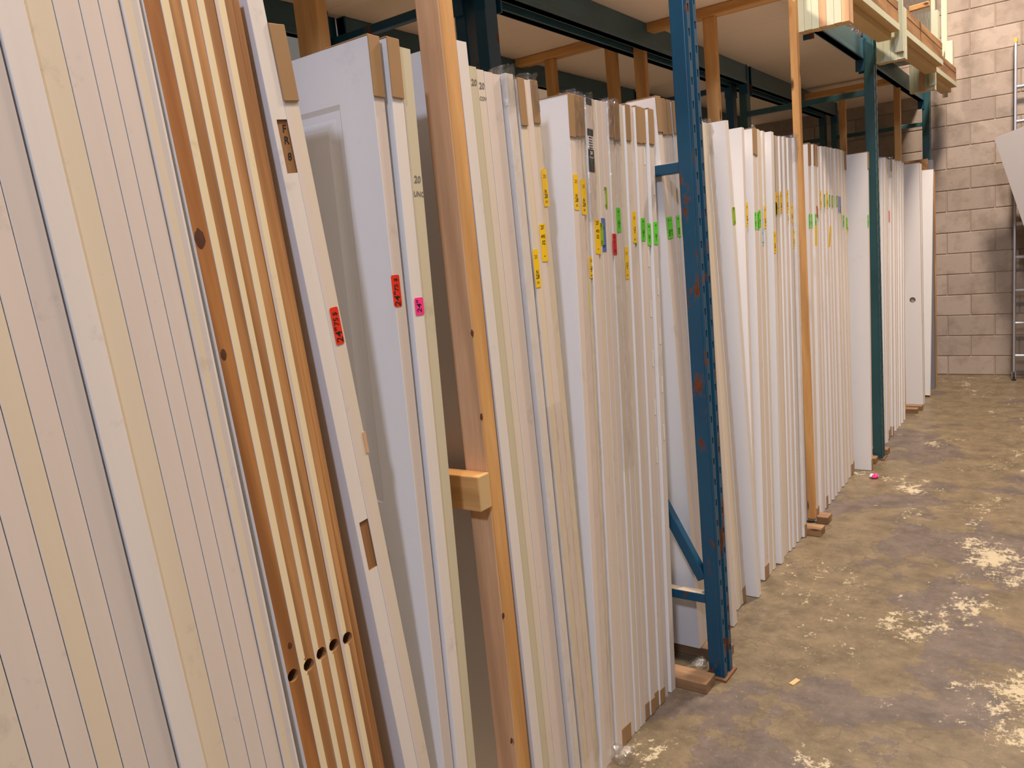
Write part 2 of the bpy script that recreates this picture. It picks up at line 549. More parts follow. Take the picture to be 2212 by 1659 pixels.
def door_slab(y0, t, sl, xf, h, label, edge='edge_pink', width=0.76, strips=None, panels=None, recess=None,
              holes=None, face='face_white', group=None, z0=0.002, cat='door', core=None, roll=0.0, face_hole=None):
    """slab with its front edge at x = 0 and its faces at y = 0 and y = t (local); leans by slope sl"""
    b = MB()
    W = -width
    strips = strips or [(1.0, edge)]
    ys, keys, a = [CH], [], CH
    span = t - 2 * CH
    for fr, k in strips:
        a += fr * span
        ys.append(a)
        keys.append(k)
    ys[-1] = t - CH
    zs = {0.0, h}
    yex = set(ys)
    for (ra, rb, za, zb, dp, k) in (recess or []):
        zs |= {za, zb}
        yex |= {CH + ra * span, CH + rb * span}
    hr = []
    for (hz, r, hy) in (holes or []):
        zs |= {hz - span / 2, hz + span / 2}
        hr.append((hz, r, hy * t))
    zs = sorted(zs)
    yy = sorted(yex)
    def key_at(y):
        for i in range(len(keys)):
            if y < ys[i + 1]:
                return keys[i]
        return keys[-1]
    def cell(y, z):
        d, k = 0.0, key_at(y)
        for (ra, rb, za, zb, dp, kk) in (recess or []):
            if CH + ra * span < y < CH + rb * span and za < z < zb:
                d, k = -dp, kk
        return d, k
    for j in range(len(zs) - 1):
        za, zb = zs[j], zs[j + 1]
        zm = (za + zb) / 2
        hole = [q for q in hr if abs(q[0] - zm) < 1e-4]
        if hole:
            hz, r, cy = hole[0]
            N = 28
            sy0, sy1 = CH, t - CH
            ring, sq = [], []
            for q in range(N):
                an = 2 * math.pi * q / N
                dy, dz = math.cos(an), math.sin(an)
                ring.append((cy + r * dy * (1 + 0.03 * rnd.uniform(-1, 1)), hz + r * dz * (1 + 0.05 * rnd.uniform(-1, 1))))
                tt = 1e9
                if dy > 1e-6: tt = min(tt, (sy1 - cy) / dy)
                if dy < -1e-6: tt = min(tt, (sy0 - cy) / dy)
                if dz > 1e-6: tt = min(tt, (zb - hz) / dz)
                if dz < -1e-6: tt = min(tt, (za - hz) / dz)
                sq.append((cy + tt * dy, hz + tt * dz))
            for q in range(N):
                p = (q + 1) % N
                ym = (ring[q][0] + ring[p][0] + sq[q][0] + sq[p][0]) / 4
                b.quad([(0, *ring[q]), (0, *sq[q]), (0, *sq[p]), (0, *ring[p])], key_at(ym))
                if abs(sq[q][0] - sq[p][0]) > 1e-6 and abs(sq[q][1] - sq[p][1]) > 1e-6:
                    cyc = sy1 if ym > cy else sy0
                    czc = zb if (sq[q][1] + sq[p][1]) / 2 > hz else za
                    b.quad([(0, *sq[q]), (0, cyc, czc), (0, *sq[p])], key_at(ym))
                b.quad([(0, *ring[p]), (-0.05, *ring[p]), (-0.05, *ring[q]), (0, *ring[q])], 'mortise')
            b.quad([(-0.05, *q) for q in ring], 'dark_hole')
        else:
            for i in range(len(yy) - 1):
                ya, yb = yy[i], yy[i + 1]
                d, k = cell((ya + yb) / 2, zm)
                b.quad([(d, ya, za), (d, yb, za), (d, yb, zb), (d, ya, zb)], k)
                if d < 0:
                    for (pa, pb) in (((ya, za), (yb, za)), ((yb, zb), (ya, zb)), ((ya, zb), (ya, za)), ((yb, za), (yb, zb))):
                        ym, zz = (pa[0] + pb[0]) / 2, (pa[1] + pb[1]) / 2
                        oy, oz = ym + (ym - (ya + yb) / 2) * 0.01, zz + (zz - zm) * 0.01
                        if cell(oy, oz)[0] == 0.0:
                            b.quad([(0, *pa), (0, *pb), (d, *pb), (d, *pa)], k)
        # chamfers along the two long arrises
        b.quad([(-CH, 0, za), (0, CH, za), (0, CH, zb), (-CH, 0, zb)], face)
        b.quad([(0, t - CH, za), (-CH, t, za), (-CH, t, zb), (0, t - CH, zb)], keys[-1])
    # near face (-y), with recessed panels or a bored hole where the photo shows them
    if panels:
        xs = sorted({W, -CH} | {p[0] for p in panels} | {p[1] for p in panels})
        zz = sorted({0.0, h} | {p[2] for p in panels} | {p[3] for p in panels})
        for i in range(len(xs) - 1):
            for j in range(len(zz) - 1):
                xa, xb, za, zb = xs[i], xs[i + 1], zz[j], zz[j + 1]
                if any(p[0] <= xa and xb <= p[1] and p[2] <= za and zb <= p[3] for p in panels):
                    lev = [(0, 0), (0.010, 0.0075), (0.026, 0.0075), (0.048, 0.0015)]
                    for q in range(3):
                        (i0, d0), (i1, d1) = lev[q], lev[q + 1]
                        A = [(xa + i0, d0, za + i0), (xb - i0, d0, za + i0), (xb - i0, d0, zb - i0), (xa + i0, d0, zb - i0)]
                        B = [(xa + i1, d1, za + i1), (xb - i1, d1, za + i1), (xb - i1, d1, zb - i1), (xa + i1, d1, zb - i1)]
                        for e in range(4):
                            b.quad([A[e], A[(e + 1) % 4], B[(e + 1) % 4], B[e]], face)
                    b.quad(B, face)
                else:
                    b.quad([(xa, 0, za), (xb, 0, za), (xb, 0, zb), (xa, 0, zb)], face)
    elif face_hole:
        hx, hz, r = face_hole
        N = 24
        ring = [(hx + r * math.cos(2 * math.pi * q / N), hz + r * math.sin(2 * math.pi * q / N)) for q in range(N)]
        za, zb, xa, xb = hz - 0.06, hz + 0.06, hx - 0.045, -CH
        b.quad([(W, 0, 0), (-CH, 0, 0), (-CH, 0, za), (W, 0, za)], face)
        b.quad([(W, 0, zb), (-CH, 0, zb), (-CH, 0, h), (W, 0, h)], face)
        b.quad([(W, 0, za), (xa, 0, za), (xa, 0, zb), (W, 0, zb)], face)
        for q in range(N):
            p = (q + 1) % N
            def out(k):
                an = 2 * math.pi * k / N
                dx, dz = math.cos(an), math.sin(an)
                tt = 1e9
                if dx > 1e-6: tt = min(tt, (xb - hx) / dx)
                if dx < -1e-6: tt = min(tt, (xa - hx) / dx)
                if dz > 1e-6: tt = min(tt, (zb - hz) / dz)
                if dz < -1e-6: tt = min(tt, (za - hz) / dz)
                return (hx + tt * dx, hz + tt * dz)
            s0, s1 = out(q), out(p)
            b.quad([(ring[q][0], 0, ring[q][1]), (s0[0], 0, s0[1]), (s1[0], 0, s1[1]), (ring[p][0], 0, ring[p][1])], face)
            if abs(s0[0] - s1[0]) > 1e-6 and abs(s0[1] - s1[1]) > 1e-6:
                cx = xb if s0[0] + s1[0] > 2 * hx else xa
                cz = zb if s0[1] + s1[1] > 2 * hz else za
                b.quad([(s0[0], 0, s0[1]), (cx, 0, cz), (s1[0], 0, s1[1])], face)
            b.quad([(ring[p][0], 0, ring[p][1]), (ring[p][0], t, ring[p][1]), (ring[q][0], t, ring[q][1]), (ring[q][0], 0, ring[q][1])], 'mortise')
    else:
        b.quad([(W, 0, 0), (-CH, 0, 0), (-CH, 0, h), (W, 0, h)], face)
    b.quad([(W, t, 0), (-CH, t, 0), (-CH, t, h), (W, t, h)], face)
    b.quad([(W, 0, 0), (W, t, 0), (W, t, h), (W, 0, h)], keys[0])
    top = core or keys[0]
    for z in (0, h):
        b.quad([(W, 0, z), (-CH, 0, z), (0, CH, z), (0, t - CH, z), (-CH, t, z), (W, t, z)], top)
    o = b.build('door_slab')
    o.location = (xf, y0, z0)
    o.rotation_euler = (-math.atan(sl), roll, 0)
    tag(o, label, cat, group, 'thing')
    o['_t'] = t
    o['_h'] = h
    return o

def cap(d, zt=None, hh=0.115, deep=0.11, wrinkle=0.0, top=True):
    """folded cardboard corner protector over the top (or bottom) front corner"""
    t, h = d['_t'], d['_h']
    b = MB()
    e = 0.003
    k = 'cardboard'
    j = rnd.uniform(-0.006, 0.006)
    if top:
        b.box(0.0004, e, -0.001, t + 0.001, h - hh + j, h + e, k)
        b.box(-deep, 0.0004, -0.001, t + 0.001, h + 0.0004, h + e, k)
    else:
        b.box(0.0004, e, -0.001, t + 0.001, 0.001, hh + j, k)
    return b.build('corner_protector', d, bevel=0.0012)

def sticker(d, z0, z1, key, texts=(), wfrac=0.86, off=0.0, up=False):
    t = d['_t']
    w = t * wfrac
    yc = t / 2 + off
    s = rounded_plate('sticker', yc - w / 2, yc + w / 2, z0, z1, 0.0005, key, d, label=STN.get(key))
    s.location.x = 0.0004
    s.rotation_euler.x = rnd.uniform(-0.012, 0.012) if off == 0.0 else 0
    for (txt, size, fz, tk) in texts:
        lettering(s, txt, size * 0.82, yc, z0 + fz * (z1 - z0), 0.0007, up, tk)
    return s

STN = {'yellow': 'yellow paper size sticker', 'lime': 'fluorescent lime sticker', 'green': 'bright green size sticker',
       'olive': 'olive green size sticker', 'sea': 'pale green size sticker', 'bluest': 'blue size sticker',
       'sky': 'light blue size sticker', 'red': 'red size sticker', 'orange_red': 'orange-red size sticker', 'pink': 'hot pink size sticker'}
T_Y = (('20', 0.017, 0.80, 'ink_grey'), ('N', 0.018, 0.40, 'ink'), ('28', 0.020, 0.28, 'ink'), ('IIIII', 0.011, 0.13, 'ink_grey'))
T_Y2 = (("25'", 0.018, 0.90, 'ink'), ('495', 0.017, 0.66, 'ink'), ('02', 0.020, 0.50, 'ink'), ('-', 0.024, 0.16, 'ink'))
T_Y3 = (('20', 0.016, 0.80, 'ink_grey'), ('12', 0.018, 0.46, 'ink'), ('S', 0.018, 0.36, 'ink'), ('IIIII', 0.010, 0.12, 'ink_grey'))
T_G = (('N', 0.015, 0.84, 'ink'), ('-', 0.018, 0.70, 'ink'), ('26', 0.019, 0.40, 'ink'), ('S', 0.018, 0.24, 'ink'))
T_G2 = (('N', 0.015, 0.84, 'ink'), ('-', 0.018, 0.70, 'ink'), ('28', 0.019, 0.34, 'ink'), ('25', 0.018, 0.18, 'ink'))
T_O = (('25', 0.016, 0.90, 'ink'), ('1', 0.016, 0.74, 'ink'), ('12', 0.016, 0.12, 'ink'))
T_B = (('X', 0.015, 0.70, 'ink'), ("30'", 0.016, 0.16, 'ink'))
T_R = (('X', 0.017, 0.84, 'ink'), ('2', 0.017, 0.60, 'ink'), ('-', 0.018, 0.42, 'ink'), ('32', 0.017, 0.18, 'ink'))
TX = {'yellow': T_Y, 'green': T_G, 'olive': T_O, 'bluest': T_B, 'red': T_R, 'sky': T_B, 'sea': T_G}

def wrap(d, z0, z1, key='film', amp=0.003, reach=0.10, label='clear plastic stretch film'):
    """loose film folded round the front edge of a slab"""
    t = d['_t']
    prof = [(-reach, -0.0025), (-0.03, -0.003), (-0.002, -0.0025), (0.0025, 0.004), (0.003, t * 0.3), (0.003, t * 0.55),
            (0.003, t * 0.8), (0.0025, t - 0.004), (-0.002, t + 0.0015), (-0.03, t + 0.0015)]
    nz = max(6, int((z1 - z0) / 0.03))
    b = MB()
    rows = []
    for j in range(nz + 1):
        z = z0 + (z1 - z0) * j / nz
        rows.append([(x + (abs(rnd.gauss(0, amp)) if 2 <= i <= 7 else 0), y + (rnd.gauss(0, amp * 0.4) if 3 <= i <= 6 else 0),
                      z + rnd.uniform(-0.006, 0.006)) for i, (x, y) in enumerate(prof)])
    for j in range(nz):
        for i in range(len(prof) - 1):
            b.quad([rows[j][i], rows[j][i + 1], rows[j + 1][i + 1], rows[j + 1][i]], key)
    o = b.build('plastic_wrap', d)
    o.data.polygons.foreach_set('use_smooth', [True] * len(o.data.polygons))
    o['label'] = label
    return o

# --- first group: tall slabs stacked against each other nearest the camera
LG = [(0.430, .038, 'edge_cream'), (0.470, .044, 'edge_pink'),
      (0.516, .035, 'edge_pink'), (0.553, .034, 'edge_yellow'), (0.589, .036, 'edge_pink'), (0.627, .043, 'edge_grey'),
      (0.674, .041, 'edge_white'), (0.717, .040, 'edge_yellow'), (0.759, .038, 'edge_pink'), (0.799, .029, 'edge_pink'),
      (0.830, .032, 'edge_pink'), (0.864, .031, None)]
n_l = len(LG)
nm = {'edge_cream': 'cream', 'edge_pink': 'warm white', 'edge_yellow': 'yellowish', 'edge_grey': 'greyish white', 'edge_white': 'white', 'edge_olive': 'olive cream'}
for i, (y, t, e) in enumerate(LG):
    k = n_l - i
    if e is None:
        d = door_slab(y, t, -0.056, 0.0, 2.13, 'primed door slab, yellow and grey edge, touching the first wood-edged slab',
                      strips=[(0.12, 'edge_pink'), (0.42, 'edge_yellow'), (0.34, 'edge_grey'), (0.12, 'edge_white')],
                      group='primed slabs nearest the camera', width=0.8)
    else:
        xo = {6: 0.0032}.get(i, 0.0005 - 0.0002 * i)
        d = door_slab(y, t, -0.057, xo, 2.13, '%s primed slab edge, %s one left of the wood-edged slabs' % (nm[e], ORD[k - 1]),
                      edge=e, group='primed slabs nearest the camera', width=0.8)

# --- five slabs with bare wood edges and a bored latch hole each
WG = [(0.9136, .0310, -0.062), (0.9456, .0370, -0.062), (0.9836, .0300, -0.062), (1.0146, .0340, -0.062), (1.0496, .0365, -0.062), (1.0870, .0180, -0.062)]
FIRZ = (1.706, 1.504, 0.931)
HZ = (0.871, 0.873, 0.881, 0.883, 0.881)
for i, (y, t, s) in enumerate(WG):
    st = [(1.0, 'fir')] if i == 0 else [(0.40, 'cream_ply'), (0.60, 'pine_edge')]
    lb = ['door slab with dark knotty fir edge, leftmost of the five bored wood-edged slabs',
          'slab with cream and pine striped edge, second of five bored wood-edged slabs',
          'slab with cream and pine striped edge, middle of five bored wood-edged slabs',
          'slab with stained cream and pine edge, fourth of five bored wood-edged slabs',
          'slab with grey, cream and pine striped edge, rightmost of five bored wood-edged slabs',
          'thin dark pine board behind the rightmost bored wood-edged slab'][i]
    if i == 4:
        st = [(0.20, 'edge_grey'), (0.38, 'cream_ply'), (0.42, 'pine_edge')]
    if i == 5:
        st = [(1.0, 'pine_edge')]
    d = door_slab(y, t, s, 0.0 if i < 5 else -0.004, 2.125, lb, strips=st, holes=[(HZ[i], 0.0125, 0.55 if i else 0.42)] if i < 5 else None,
                  face='pine_edge' if i >= 4 else 'face_white', group='wood-edged slabs', width=0.78)
    if i == 0:
        fir_slab = d

# --- two leaning white slabs, the first mortised for hinges
d3 = door_slab(1.1715, .0365, -0.0865, 0.0, 2.135, 'white slab with two brown hinge mortises marked in pencil, leaning left',
               edge='edge_white', recess=[(0.30, 1.0, 1.822, 1.920, 0.0025, 'mortise'), (0.30, 1.0, 0.998, 1.108, 0.0025, 'mortise')], width=0.62)
for ch, z in (('F', 1.903), ('R', 1.882), ('8', 1.852)):
    lettering(d3, ch, 0.020, 0.026, z, -0.0022, key='ink')
d3b = door_slab(1.2095, .0350, -0.0870, 0.0, 2.090, 'white slab with cardboard cap and lower orange-red 24 inch sticker',
                edge='edge_pink', strips=[(0.35, 'edge_pink'), (0.65, 'edge_cream')], width=0.62)
cap(d3b, hh=0.13)
s = sticker(d3b, 1.484, 1.560, 'orange_red', wfrac=0.62, off=0.002)
lettering(s, '24"', 0.024, 0.021, 1.503, 0.0007, True)
lettering(s, '75', 0.018, 0.020, 1.530, 0.0007, True)
lettering(s, '$', 0.016, 0.020, 1.546, 0.0007, True)
b = MB()
b.box(0.0002, 0.0012, .030, .0386, 1.246, 1.292, 'stud_old')
b.build('chipped_patch', d3b)['label'] = 'chipped bare wood patch'

# --- panel door group left of the near wooden post
d4 = door_slab(1.2465, .0320, 0.0200, -0.006, 2.105, 'white raised-panel door with face showing, cardboard cap and orange-red sticker',
               edge='edge_pink', panels=[(-0.50, -0.105, 1.08, 1.985), (-0.50, -0.105, 0.16, 0.96)], width=0.61)
cap(d4, hh=0.12, deep=0.13)
s = sticker(d4, 1.537, 1.606, 'orange_red', wfrac=0.80)
lettering(s, '24"', 0.024, 0.0168, 1.553, 0.0007, True)
lettering(s, '75', 0.017, 0.0168, 1.578, 0.0007, True)
lettering(s, '$', 0.015, 0.0168, 1.595, 0.0007, True)
d5 = door_slab(1.2800, .0355, 0.0260, 0.004, 2.105, 'white slab with cardboard cap and hot pink 24 inch sticker', edge='edge_white', width=0.61)
cap(d5, hh=0.12)
s = sticker(d5, 1.512, 1.551, 'pink', wfrac=0.80, off=0.004)
lettering(s, '24"', 0.021, 0.0218, 1.531, 0.0007, True)
d6 = door_slab(1.3165, .0355, 0.0300, -0.002, 2.095, 'olive cream slab pencilled 20 UNC, left of the near wooden post', edge='edge_olive', width=0.61)
lettering(d6, '20', 0.022, 0.018, 1.812, key='pencil')
lettering(d6, 'UNC', 0.016, 0.019, 1.780, key='pencil')

# --- stack between the near wooden post and the blue rack post
MG = [  # y0, t, slope, x, h, edge, sticker(s), cap, note
    (1.588, .0375, -0.003, 0.004, 2.135, 'edge_white'),
    (1.634, .0330, -0.009, 0.0, 2.083, 'edge_olive'),
    (1.669, .0310, -0.012, 0.0, 2.079, 'edge_cream'),
    (1.702, .0330, -0.013, 0.001, 2.077, 'edge_pink'),
    (1.737, .0320, -0.013, -0.001, 2.076, 'edge_pink'),
    (1.778, .0350, -0.013, 0.010, 2.080, 'edge_white'),
    (1.830, .0300, -0.013, 0.008, 2.072, 'edge_yellow'),
    (1.864, .0335, -0.010, 0.002, 2.076, 'edge_pink'),
    (1.8995, .0300, -0.009, 0.000, 2.076, 'edge_yellow')]
MS = {6: ('yellow', 1.529, 1.632, T_Y), 7: ('yellow', 1.596, 1.699, T_Y2), 8: ('yellow', 1.745, 1.847, T_Y)}
for i, (y, t, s_, x, h, e) in enumerate(MG):
    y, s_ = y + (s_ + 0.0108) * 1.3, -0.0108
    extra = {0: 'taller white slab', 1: 'cream slab pencilled 20 at its top', 2: 'slab pencilled 20 COV at its top', 5: 'film-wrapped white slab with soft torn top',
             6: 'slab with cardboard cap and lowest yellow sticker', 7: 'slab with middle-height yellow sticker', 8: 'film-wrapped capped slab with highest yellow sticker'}.get(i, 'plain warm white slab')
    d = door_slab(y, t, s_, x, h, '%s, %s one right of the near wooden post' % (extra, ORD[i]), edge=e,
                  group='slabs between wooden post and blue post', width=0.7)
    if i in MS:
        k, za, zb, tx = MS[i]
        sticker(d, za, zb, k, tx)
    if i in (6, 8):
        cap(d, hh=0.115)
    if i == 1:
        lettering(d, '20', 0.022, 0.017, 2.045, key='pencil')
    if i == 2:
        lettering(d, '20', 0.022, 0.016, 2.040, key='pencil')
        lettering(d, 'COV', 0.013, 0.016, 2.010, key='pencil')
    if i in (5, 8):
        wrap(d, 0.05, h - 0.01, 'film')
        wrap(d, h - 0.08, h + 0.02, 'film2', 0.004, 0.05, 'bunched clear film at the top')
    if i in (6, 7):
        wrap(d, 0.1, 1.2, 'film')

NG = [(1.931, .0300), (1.963, .0330), (1.998, .0260), (2.031, .0370), (2.070, .0270), (2.101, .0310), (2.134, .0290), (2.168, .0300),
      (2.202, .0330), (2.243, .0270), (2.279, .0300), (2.312, .0290), (2.350, .0340), (2.392, .0320), (2.441, .0370)]
NX = [0.008, 0.006, 0.002, 0.007, 0.004, 0.003, 0.002, 0.006, 0.006, 0.003, 0.007, 0.004, 0.008, 0.003, 0.008]
NE = ['edge_pink', 'edge_pink', 'edge_cream', 'edge_pink', 'edge_cream', 'edge_pink', 'edge_pink', 'edge_cream', 'edge_pink', 'edge_cream',
      'edge_pink', 'edge_pink', 'edge_pink', 'edge_grey', 'edge_grey']
NS = {0: [('yellow', 1.737, 1.839, T_Y)], 1: [('yellow', 1.724, 1.827, T_Y)], 2: [('yellow', 1.535, 1.600, T_Y3)],
      3: [('yellow', 1.605, 1.708, T_Y2)], 4: [('olive', 1.630, 1.697, T_O)], 5: [('bluest', 1.608, 1.710, T_B)],
      6: [('olive', 1.738, 1.804, T_O)], 7: [('red', 1.594, 1.660, T_R)], 8: [('green', 1.663, 1.740, T_G)],
      9: [('yellow', 1.512, 1.615, T_Y3)], 10: [('yellow', 1.626, 1.727, T_Y3)], 11: [('green', 1.616, 1.691, T_G)],
      12: [('green', 1.629, 1.705, T_G)], 13: [('green', 1.613, 1.688, T_G)], 14: [('green', 1.613, 1.690, T_G)]}
for i, (y, t) in enumerate(NG):
    sl = 0.060
    kk = NS[i][0][0]
    w = {0: 'flush white slab with face showing', 2: 'slab with lime tape under its yellow sticker', 3: 'slab with black printed label and yellow sticker'}.get(
        i, '%s slab with %s sticker' % (nm[NE[i]], {'bluest': 'blue', 'olive': 'olive green'}.get(kk, kk)))
    pn = [(-0.58, -0.115, 1.12, 1.93), (-0.58, -0.115, 0.2, 1.0)] if i == 0 else None
    d = door_slab(y, t, sl, NX[i], 2.062, '%s, %s one left of the blue rack post' % (w, ORD[19 - i]), edge=NE[i],
                  group='slabs between wooden post and blue post', width=0.7, panels=pn)
    for k, za, zb, tx in NS[i]:
        sticker(d, za, zb, k, tx)
    if i == 2:
        s = sticker(d, 1.430, 1.534, 'lime', wfrac=0.95)
        lettering(s, 'FRONT END CLOSET', 0.0095, t / 2, 1.482, 0.0007, True)
    if i in (0, 1, 2, 7, 8, 10, 12, 13, 14):
        cap(d, hh=0.115)
    if i in (4, 5, 9, 10, 11, 12):
        cap(d, hh=0.06, top=False)
    if i in (1, 2, 7, 8):
        wrap(d, 0.05 if i < 3 else 0.9, 2.05, 'film')
        wrap(d, 1.93, 2.075, 'film2', 0.004, 0.05, 'bunched clear film at the top')
    if i == 3:
        lb_ = empty('printed_label', (0, 0, 0), None, None)
        lb_.parent = d
        lb_['label'] = 'black and white printed edge label'
        for za, zb, key in ((2.042, 2.061, 'label_black'), (1.974, 2.041, 'edge_pink'), (1.953, 1.972, 'label_black'), (1.914, 1.952, 'paper_white'), (1.848, 1.913, 'label_black')):
            p = rounded_plate('label_field', 0.002, t - 0.002, za, zb, 0.0004, key, lb_, 0.002)
            p.location.x = 0.0005
        for q, z in enumerate((1.9475, 1.9395, 1.9320, 1.9245, 1.9175)):
            for ya, yb in ((0.25, 0.5), (0.54, 0.78)) if q % 2 else ((0.22, 0.62), (0.66, 0.80)):
                p = rounded_plate('print_line', t * ya, t * yb, z - 0.0022, z + 0.0022, 0.0003, 'ink', lb_, 0.0008)
                p.location.x = 0.0009
        lettering(lb_, '28', 0.014, t / 2, 1.903, 0.0012, key='paper_white')
        lettering(lb_, '71,1cm', 0.008, t / 2, 1.890, 0.0012, key='paper_white')
        wrap(d, 1.70, 2.075, 'film2', 0.003, 0.05)
    if i in (13, 14):
        for q in range(7):
            z = 1.88 - q * 0.17 + (0.07 if i == 14 else 0)
            if not any(za - 0.02 < z < zb + 0.06 for _, za, zb, _ in NS[i]):
                p = rounded_plate('edge_slot', t * 0.55, t * 0.8, z, z + 0.055, 0.0005, 'edge_white', d, 0.002)
                p.location.x = 0.0003

OG = [(2.714, .036, -0.040), (2.752, .035, -0.040), (2.788, .034, -0.034), (2.823, .034, -0.028), (2.858, .034, -0.022)]
for i, (y, t, s_) in enumerate(OG):
    d = door_slab(y, t, s_, [0.006, 0.005, 0.003, 0.004, 0.002][i], 2.062 if i else 2.066,
                  'capped slab with green sticker, %s one partly hidden behind the blue post' % ORD[i],
                  edge=['edge_pink', 'edge_grey', 'edge_grey', 'edge_pink', 'edge_grey'][i], group='slabs behind the blue post', width=0.7, z0=0.042)
    cap(d, hh=0.115)
    sticker(d, 1.584 + 0.002 * min(i, 2), 1.660 + 0.002 * min(i, 2), 'green', T_G2)

# --- stack between the blue rack post and the second wooden post
GG = [  # y0, t, slope, x, h, edge, sticker, z0, z1
    (3.012, .0400, -0.046, 0.030, 2.050, 'edge_pink', 'green', 1.620, 1.700),
    (3.163, .0310, -0.055, -0.010, 2.058, 'edge_yellow', None, 0, 0),
    (3.197, .0300, -0.053, -0.012, 2.056, 'edge_cream', None, 0, 0),
    (3.229, .0360, -0.052, -0.010, 2.052, 'edge_pink', None, 0, 0),
    (3.318, .0370, -0.055, 0.030, 2.066, 'edge_white', 'olive', 1.655, 1.725),
    (3.435, .0290, 0.046, -0.020, 2.068, 'edge_pink', 'yellow', 1.645, 1.750),
    (3.506, .0260, 0.053, -0.004, 2.066, 'edge_pink', 'green', 1.627, 1.705),
    (3.534, .0330, 0.052, -0.006, 2.066, 'edge_pink', 'green', 1.626, 1.704),
    (3.574, .0330, 0.049, -0.004, 2.068, 'edge_pink', 'green', 1.635, 1.712),
    (3.609, .0330, 0.049, -0.010, 2.066, 'edge_yellow', 'sky', 1.553, 1.630),
    (3.644, .0290, 0.054, -0.006, 2.066, 'edge_cream', 'yellow', 1.628, 1.733),
    (3.722, .0370, 0.056, 0.006, 2.066, 'edge_white', 'yellow', 1.510, 1.611),
    (3.761, .0320, 0.056, -0.008, 2.060, 'edge_pink', 'yellow', 1.523, 1.628),
    (3.795, .0330, 0.054, -0.010, 2.058, 'edge_pink', 'olive', 1.682, 1.747),
    (3.830, .0330, 0.050, -0.010, 2.056, 'edge_cream', 'yellow', 1.688, 1.792),
    (3.866, .0300, 0.048, -0.012, 2.056, 'edge_pink', 'yellow', 1.688, 1.792),
    (3.898, .0320, 0.046, -0.004, 2.055, 'edge_pink', 'yellow', 1.694, 1.795),
    (3.948, .0340, 0.047, 0.000, 2.056, 'edge_pink', 'yellow', 1.697, 1.804),
    (3.996, .0330, 0.045, -0.012, 2.054, 'edge_grey', 'yellow', 1.630, 1.737),
    (4.032, .0330, 0.044, -0.004, 2.054, 'edge_grey', 'yellow', 1.646, 1.736),
    (4.072, .0350, 0.044, -0.008, 2.054, 'edge_grey', 'yellow', 1.515, 1.617),
    (4.110, .0340, 0.042, 0.006, 2.056, 'edge_white', None, 0, 0)]
for i, (y, t, s_, x, h, e, k, za, zb) in enumerate(GG):
    w = {0: 'green-stickered white slab touching the blue post', 4: 'tall white slab leaning left with broad face showing', 5: 'narrow white slab beside a shaded face with yellow sticker',
         21: 'film-wrapped slab with bunched top beside the second wooden post'}.get(i)
    if w is None:
        w = '%s slab %s' % (nm[e], ('with %s sticker' % {'sky': 'light blue', 'olive': 'olive green'}.get(k, k)) if k else 'without sticker')
    d = door_slab(y, t, s_, x, h, '%s, %s one right of the blue post' % (w, ORD[i]) if i not in (4, 5, 21) else w, edge=e,
                  group='slabs between blue post and second wooden post', width=0.7, z0=0.003)
    if k:
        sticker(d, za, zb, k, TX[k])
    if i in (6, 7):
        cap(d, hh=0.11)
    if i in (3, 6, 7, 21):
        cap(d, hh=0.07, top=False)
    if i in (3, 21):
        wrap(d, 0.05, h, 'film')
        wrap(d, h - 0.12, h + 0.02, 'film2', 0.004, 0.06, 'bunched clear film at the top')
    if i == 21:
        f = rounded_plate('sticker', 0.010, 0.044, 1.52, 1.62, 0.0006, 'yellow', d, 0.003, -0.012, 'torn yellow sticker hanging loose')
        f.location.x = 0.008
        f.rotation_euler.y = 0.05

# --- stack between the second wooden post and the teal rack post
HST = [('green', 1.607, 1.681), ('green', 1.605, 1.680), (None, 0, 0), ('green', 1.605, 1.680), ('red', 1.659, 1.722), ('sea', 1.637, 1.712), ('yellow', 1.703, 1.802),
       (None, 0, 0), ('olive', 1.716, 1.784), (None, 0, 0), ('yellow', 1.705, 1.806), ('olive', 1.713, 1.780), ('olive', 1.713, 1.780), (None, 0, 0),
       ('olive', 1.708, 1.776), ('olive', 1.708, 1.776), (None, 0, 0), ('olive', 1.708, 1.774), ('bluest', 1.676, 1.774), ('bluest', 1.672, 1.770),
       ('yellow', 1.626, 1.726), (None, 0, 0), ('green', 1.586, 1.660), (None, 0, 0), ('green', 1.571, 1.645), ('yellow', 1.544, 1.639)]
pitch_h = (5.385 - 4.365) / len(HST)
for i, (k, za, zb) in enumerate(HST):
    y = 4.365 + i * pitch_h
    x = [-0.004, -0.010, -0.030, -0.006, -0.010, -0.016, -0.012, -0.034, -0.012, -0.022, -0.012, -0.020, -0.014, -0.026, -0.016, -0.022,
         -0.036, -0.020, -0.026, -0.022, -0.030, -0.034, -0.030, -0.036, -0.034, -0.040][i]
    e = ['edge_pink', 'edge_cream', 'edge_pink', 'edge_white', 'edge_pink', 'edge_pink'][i % 6]
    d = door_slab(y, 0.0345, 0.044 - 0.0015 * i, x, 2.042 + rnd.uniform(-0.004, 0.006),
                  '%s, %s one right of the second wooden post' % (('slab with %s sticker' % {'bluest': 'blue', 'olive': 'olive green', 'sea': 'pale green'}.get(k, k)) if k else 'white slab without sticker', ORD[i]),
                  edge=e, group='slabs between second wooden post and teal post', width=0.7, z0=0.003)
    if k:
        sticker(d, za, zb, k, TX[k], wfrac=0.8)
    if i in (0, 1, 3, 5, 24, 25):
        cap(d, hh=0.11)
    if i in (0, 1, 6, 23, 24, 25):
        cap(d, hh=0.075, top=False)
    if i == 0:
        f = rounded_plate('sticker', -0.012, 0.022, 1.50, 1.61, 0.0006, 'yellow', d, 0.003, 0.012, 'torn yellow sticker curling off the edge')
        f.location.x = 0.006
        f.rotation_euler.y = 0.06
